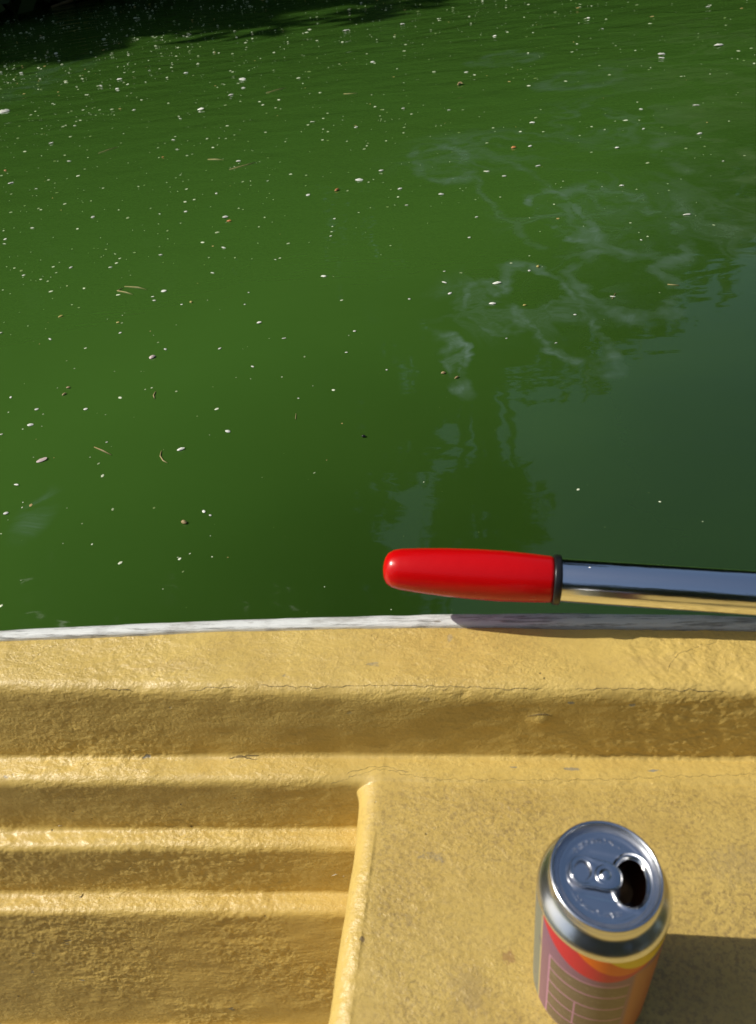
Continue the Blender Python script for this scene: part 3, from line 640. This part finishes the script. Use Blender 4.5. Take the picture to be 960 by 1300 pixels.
SPOTS=[(-2.976,7.050,0.0261), (-3.214,6.612,0.0249), (-2.175,5.207,0.0298), (-2.252,5.075,0.0195), 
(-1.216,4.528,0.0172), (-1.353,4.138,0.0281), (-1.723,5.153,0.0194), (-1.418,3.985,0.0136), 
(-1.337,3.594,0.0143), (-1.270,3.428,0.0103), (-2.015,3.780,0.0191), (-2.086,4.916,0.0189), 
(-2.688,4.640,0.0551), (-3.402,6.039,0.0232), (-3.171,5.895,0.0226), (-1.932,3.172,0.0233), 
(-1.764,3.057,0.0097), (-1.356,2.643,0.0142), (-1.565,2.586,0.0141), (-1.606,2.451,0.0109), 
(-0.768,2.243,0.0146), (-0.969,2.229,0.0098), (-0.830,2.517,0.0213), (-0.929,3.155,0.0191), 
(-0.566,2.662,0.0137), (-0.397,2.771,0.0224), (-0.698,3.648,0.0176), (-1.254,4.388,0.0209), 
(-0.530,4.818,0.0177), (-0.812,5.985,0.0430), (-0.483,3.478,0.0135), (-0.996,2.609,0.0110), 
(-0.926,2.775,0.0115), (-1.092,2.610,0.0083), (-1.626,2.497,0.0110), (-0.440,2.409,0.0076), 
(-1.273,4.762,0.0314), (-0.426,5.959,0.0265), (0.160,5.152,0.0183), (1.368,5.258,0.0180), 
(0.717,5.366,0.0140), (1.178,4.251,0.0336), (0.911,4.204,0.0299), (0.895,4.124,0.0220), (0.746,4.982,0.0131), 
(-0.293,3.711,0.0141), (-0.088,3.599,0.0136), (0.243,3.272,0.0186), (0.213,2.969,0.0172), 
(0.224,2.739,0.0161), (0.501,2.852,0.0164), (0.859,3.277,0.0211), (0.790,2.920,0.0192), 
(-0.102,2.545,0.0155), (-0.243,2.637,0.0134), (-0.212,2.472,0.0101), (0.107,2.666,0.0132), 
(0.053,2.731,0.0108), (0.458,2.473,0.0122), (0.009,2.315,0.0095), (-0.014,2.160,0.0091), 
(0.442,2.044,0.0063), (-0.325,2.854,0.0143), (0.623,3.041,0.0115), (0.791,2.611,0.0075), 
(0.660,3.302,0.0122), (-0.010,4.292,0.0157), (-0.756,2.056,0.0114), (-0.415,1.972,0.0152), 
(-0.874,1.957,0.0156), (-0.897,1.925,0.0088), (-0.884,1.899,0.0087), (-0.793,1.860,0.0064), 
(-0.547,1.720,0.0140), (-1.112,1.710,0.0124), (-0.919,1.718,0.0082), (-0.763,1.612,0.0097), 
(-0.517,1.500,0.0091), (-0.293,1.639,0.0076), (-0.872,1.358,0.0088), (-1.087,1.428,0.0074), 
(-1.282,1.768,0.0107), (-1.035,1.275,0.0069), (-0.893,1.008,0.0104), (-0.913,1.094,0.0109), 
(-0.384,1.353,0.0051), (-0.514,1.242,0.0129), (-0.465,1.627,0.0096), (-0.620,1.597,0.0076), 
(-0.614,1.903,0.0064), (-0.609,1.831,0.0063), (-0.301,1.538,0.0073), (-0.772,1.225,0.0049), 
(-0.981,1.306,0.0121), (-0.995,1.369,0.0089), (-0.484,0.981,0.0056), (-0.499,0.992,0.0071), 
(-0.081,1.873,0.0143), (-0.066,1.806,0.0100), (-0.168,1.791,0.0080), (0.225,1.646,0.0073), 
(0.170,1.520,0.0052), (0.321,1.724,0.0112), (-0.201,1.449,0.0052), (0.064,1.555,0.0053), 
(0.138,1.905,0.0082), (-0.082,1.942,0.0063), (-1.771,3.421,0.0140), (-2.018,4.086,0.0122), 
(-1.767,4.294,0.0126), (-2.033,5.379,0.0152), (-0.750,2.864,0.0088), (-0.433,2.264,0.0072), 
(-0.579,2.116,0.0069), (-1.111,2.162,0.0097), (-1.252,2.188,0.0099), (-1.397,2.157,0.0098)]
for x, y, s in SPOTS:
    o = bpy.data.objects.new('floating_petal', PET[rng.randrange(5)]); C.objects.link(o); o.location = (x, y, .0012)
    o.rotation_euler = (rng.uniform(-.12, .12), rng.uniform(-.12, .12), rng.uniform(-.9, .9)); s *= 1.0 + .12 * min(3, max(0, y - 1.5)); o.scale = (s, s, s * 1.3)
    tag(o, 'small pale petal or fleck floating on the green water', 'petal', 'small pale petals scattered over the water')
def single(name, loc, s, mat, label, cat, seed=1, asp=.6, dome=.2, rz=0.0, parts=False):
    me = mesh_from(name, *petal_mesh(seed, 13, asp, dome)); o = link(name, me, mat, None, (loc[0], loc[1], .0015)); o.scale = (s, s, s); o.rotation_euler = (.05, -.06, rz)
    return tag(o, label, cat)
single('floating_petal', (-.894, 1.172), .0205, PINK, 'largest blush pink petal, low at the left edge of the water', 'petal', 3, .62, .12, .5)
single('floating_petal', (-.599, 1.187), .0143, WHITE, 'white petal just above the small curved straw', 'petal', 4, .6, .2, .4)
single('floating_petal', (-.785, 1.576), .0185, PINK, 'crumpled white petal beside a smaller fleck, left of the middle of the water', 'petal', 6, .6, .25, .6)
single('floating_petal', (.053, 1.845), .0195, WHITE, 'upper of two white petals close together right of centre', 'petal', 8, .5, .2, .1)
single('floating_petal', (.038, 1.732), .0165, WHITE, 'lower of two white petals close together right of centre', 'petal', 9, .55, .2, .0)
single('floating_flake', (-.466, 2.683), .0185, ORANGE, 'bright orange flake between the two straws and the scum swirls', 'flake', 7, .7, .4, .9)
single('floating_flake', (-.806, 2.475), .0178, ORANGE, 'orange-brown flake touching a white petal', 'flake', 2, .55, .2, -.2)
single('floating_flake', (.154, 2.969), .0168, ORANGE, 'round orange flake among the white petals at upper right', 'flake', 3, .75, .4, 0)
single('floating_flake', (-1.303, 3.327), .0110, ORANGE, 'tiny orange flake left of the upper straw', 'flake', 1, .7, .3, 0)
single('floating_flake', (-2.057, 3.376), .0150, ORANGE, 'pale orange flake at the left edge of the water', 'flake', 5, .7, .3, 0)
single('floating_petal', (-1.139, 1.843), .0152, YELL, 'narrow yellow petal near the left edge, tilted upward', 'petal', 2, .4, .15, .8)
single('floating_petal', (-.947, 1.778), .0084, YELL, 'small cream-yellow petal below the bent straw', 'petal', 4, .7, .3, 0)
single('floating_petal', (-.769, 1.870), .0086, YELL, 'small yellow fleck with a thin sliver beside it', 'petal', 5, .8, .4, 0)
single('floating_husk', (-.528, .964), .0115, TAN, 'curled tan husk nearest the boat rail', 'husk', 8, .7, .5, -.5)
single('floating_husk', (-.952, 1.427), .0109, TAN, 'lower tan husk of a close pair near the left edge', 'husk', 1, .5, .3, .8)
single('floating_husk', (-.954, 1.456), .0105, TAN, 'upper tan husk of a close pair near the left edge', 'husk', 2, .5, .3, 0)
single('floating_seed', (-.228, 1.200), .0077, DARK, 'single dark round seed in open water above the red grip', 'seed', 3, .8, .6, 0)
single('floating_petal', (.162, 1.926), .0118, YELL, 'yellow petal below the bluish scum swirls', 'petal', 6, .6, .3, 1.2)
single('floating_petal', (.114, 1.712), .0076, YELL, 'tiny cream fleck right of the pair of white petals', 'petal', 7, .8, .3, 0)
single('floating_husk', (-.076, 1.421), .0100, TAN, 'pale tan husk at the edge of the sky reflection', 'husk', 9, .7, .4, .2)
single('floating_husk', (-.047, 1.399), .0115, TAN, 'thin tan husk just right of a rounder one near the sky reflection', 'husk', 10, .35, .3, .7)
single('floating_petal', (.591, 2.193), .0198, WHITE, 'elongated white petal at the edge of the pale scum on the right', 'petal', 11, .35, .15, .0)
# dead leaf: two crossed lobes
lv, lf = merge([petal_mesh(3, 11, .35, .3), [[(y_ * .8 + .15, x_ * .8, z_ + .03) for x_, y_, z_ in petal_mesh(4, 11, .4, .3)[0]], petal_mesh(4, 11, .4, .3)[1]]])
o = link('dead_leaf', mesh_from('dead_leaf', lv, lf), TAN, None, (-.041, 4.040, .003)); o.scale = (.036,) * 3; o.rotation_euler = (0, 0, .9)
tag(o, 'forked tan dead leaf floating far out right of centre', 'leaf')
def straw(pts, r, label, mat=STRAW):
    P_ = [Vector((p[0], p[1], .001 + (p[2] if len(p) > 2 else 0))) for p in pts]; c = sum(P_, Vector()) / len(P_)
    n_ = len(P_); o = link('floating_straw', mesh_from('floating_straw', *tube([p - c for p in P_], [r * (.55 if i in (0, n_ - 1) else 1) for i in range(n_)], 6)), mat, None, c); return tag(o, label, 'straw')
straw([(-1.077, 3.226), (-1.04, 3.215), (-1.001, 3.195)], .0022, 'short horizontal straw, upper left of a longer slanting one')
straw([(-.944, 3.055), (-.89, 3.088), (-.849, 3.114)], .0022, 'long thin straw slanting up beside a white petal')
straw([(-1.664, 3.503), (-1.63, 3.545), (-1.600, 3.573)], .0020, 'faint straw slanting up in the upper left water')
straw([(-1.051, 4.343), (-1.0, 4.385), (-.961, 4.413)], .0024, 'faint straw far out among dense specks')
straw([(-.612, 4.123), (-.543, 4.106)], .0026, 'short level straw far out near the middle')
straw([(-1.011, 2.011), (-.965, 1.997), (-.933, 1.977)], .0016, 'upper blade of the open V of two straws')
straw([(-1.012, 2.000), (-1.024, 1.985), (-.99, 1.968), (-.965, 1.950)], .0014, 'lower blade of the open V of two straws')
straw([(-.794, 1.210), (-.77, 1.196), (-.745, 1.179)], .0016, 'orange-brown straw right of the big pink petal', TAN)
straw([(-.719, 1.386), (-.7255, 1.400), (-.726, 1.415)], .0016, 'tiny upright cream straw above the orange-brown one')
straw([(-.640, 1.185), (-.637, 1.168), (-.626, 1.152), (-.614, 1.143)], .0013, 'small curved cream straw below the white petal')
straw([(-.377, 1.274), (-.3795, 1.294)], .0011, 'tiny upright sliver in open water left of the sky reflection')
straw([(.318, 1.712), (.330, 1.742)], .0012, 'white sliver below the scum swirls on the right')
straw([(.455, 1.768), (.480, 1.758)], .0018, 'white sliver on the right close to the edge of the sky reflection')
straw([(-4.783, 10.123, .01), (-4.6, 10.45, .03), (-4.448, 10.738, .01)], .022, 'thin tan streak on the water near the far bank', TAN)  # tan rod laid along a pale streak far out

# countless tiny specks: pollen, seeds and dust, denser to the left and far out
SV = []; SF = []; rng = random.Random(77)
cnt = 0
while cnt < 4200:
    dd = 0.75 + 9.5 * rng.random() ** .8; hx = rng.uniform(-.66, .62) * (dd * 1.05 + .2)
    frac = hx / (dd * .62 + .2); keep = .95 - .55 * max(-1, min(1, frac + .3)); 
    if dd < 1.9 and frac > .0: keep *= .12
    if dd < 2.2: keep *= .55
    clump = .5 + .5 * math.sin(hx * 3.1 + 1.3 * math.sin(dd * 2.2)) * math.sin(dd * 3.7 + hx); keep *= .35 + .65 * clump
    if rng.random() > keep: continue
    x, y = hd(hx, dd)
    if y < .55: continue
    cnt += 1; s = (.0009 + .0034 * rng.random() ** 3.4) * (1.05 + .30 * max(0, dd - 1.5)); el = rng.uniform(1, 1.8); ro = rng.uniform(0, math.pi); b = len(SV)
    c_, s_ = math.cos(ro), math.sin(ro)
    for i in range(5):
        a = 2 * math.pi * i / 5; px_, py_ = s * el * math.cos(a), s * math.sin(a); SV.append((x + px_ * c_ - py_ * s_, y + px_ * s_ + py_ * c_, .0004))
    SV.append((x, y, .0004 + s * .35))
    for i in range(5): SF.append((b + i, b + (i + 1) % 5, b + 5))
def dust_material():
    a = M('floating_dust'); g = a.n('ShaderNodeNewGeometry'); r = g.outputs['Random Per Island']
    c = a.mix(a.ramp(r, 0, .7, smooth=False), (.16, .24, .06), (.74, .80, .58)); c = a.mix(a.ramp(r, .93, .95), c, (.45, .32, .12)); a.set(Base_Color=c, Roughness=.6); return a.m
tag(link('floating_dust', mesh_from('floating_dust', SV, SF), dust_material()), 'fine pale dust and seeds scattered thickly over the green water', 'debris', kind='stuff')
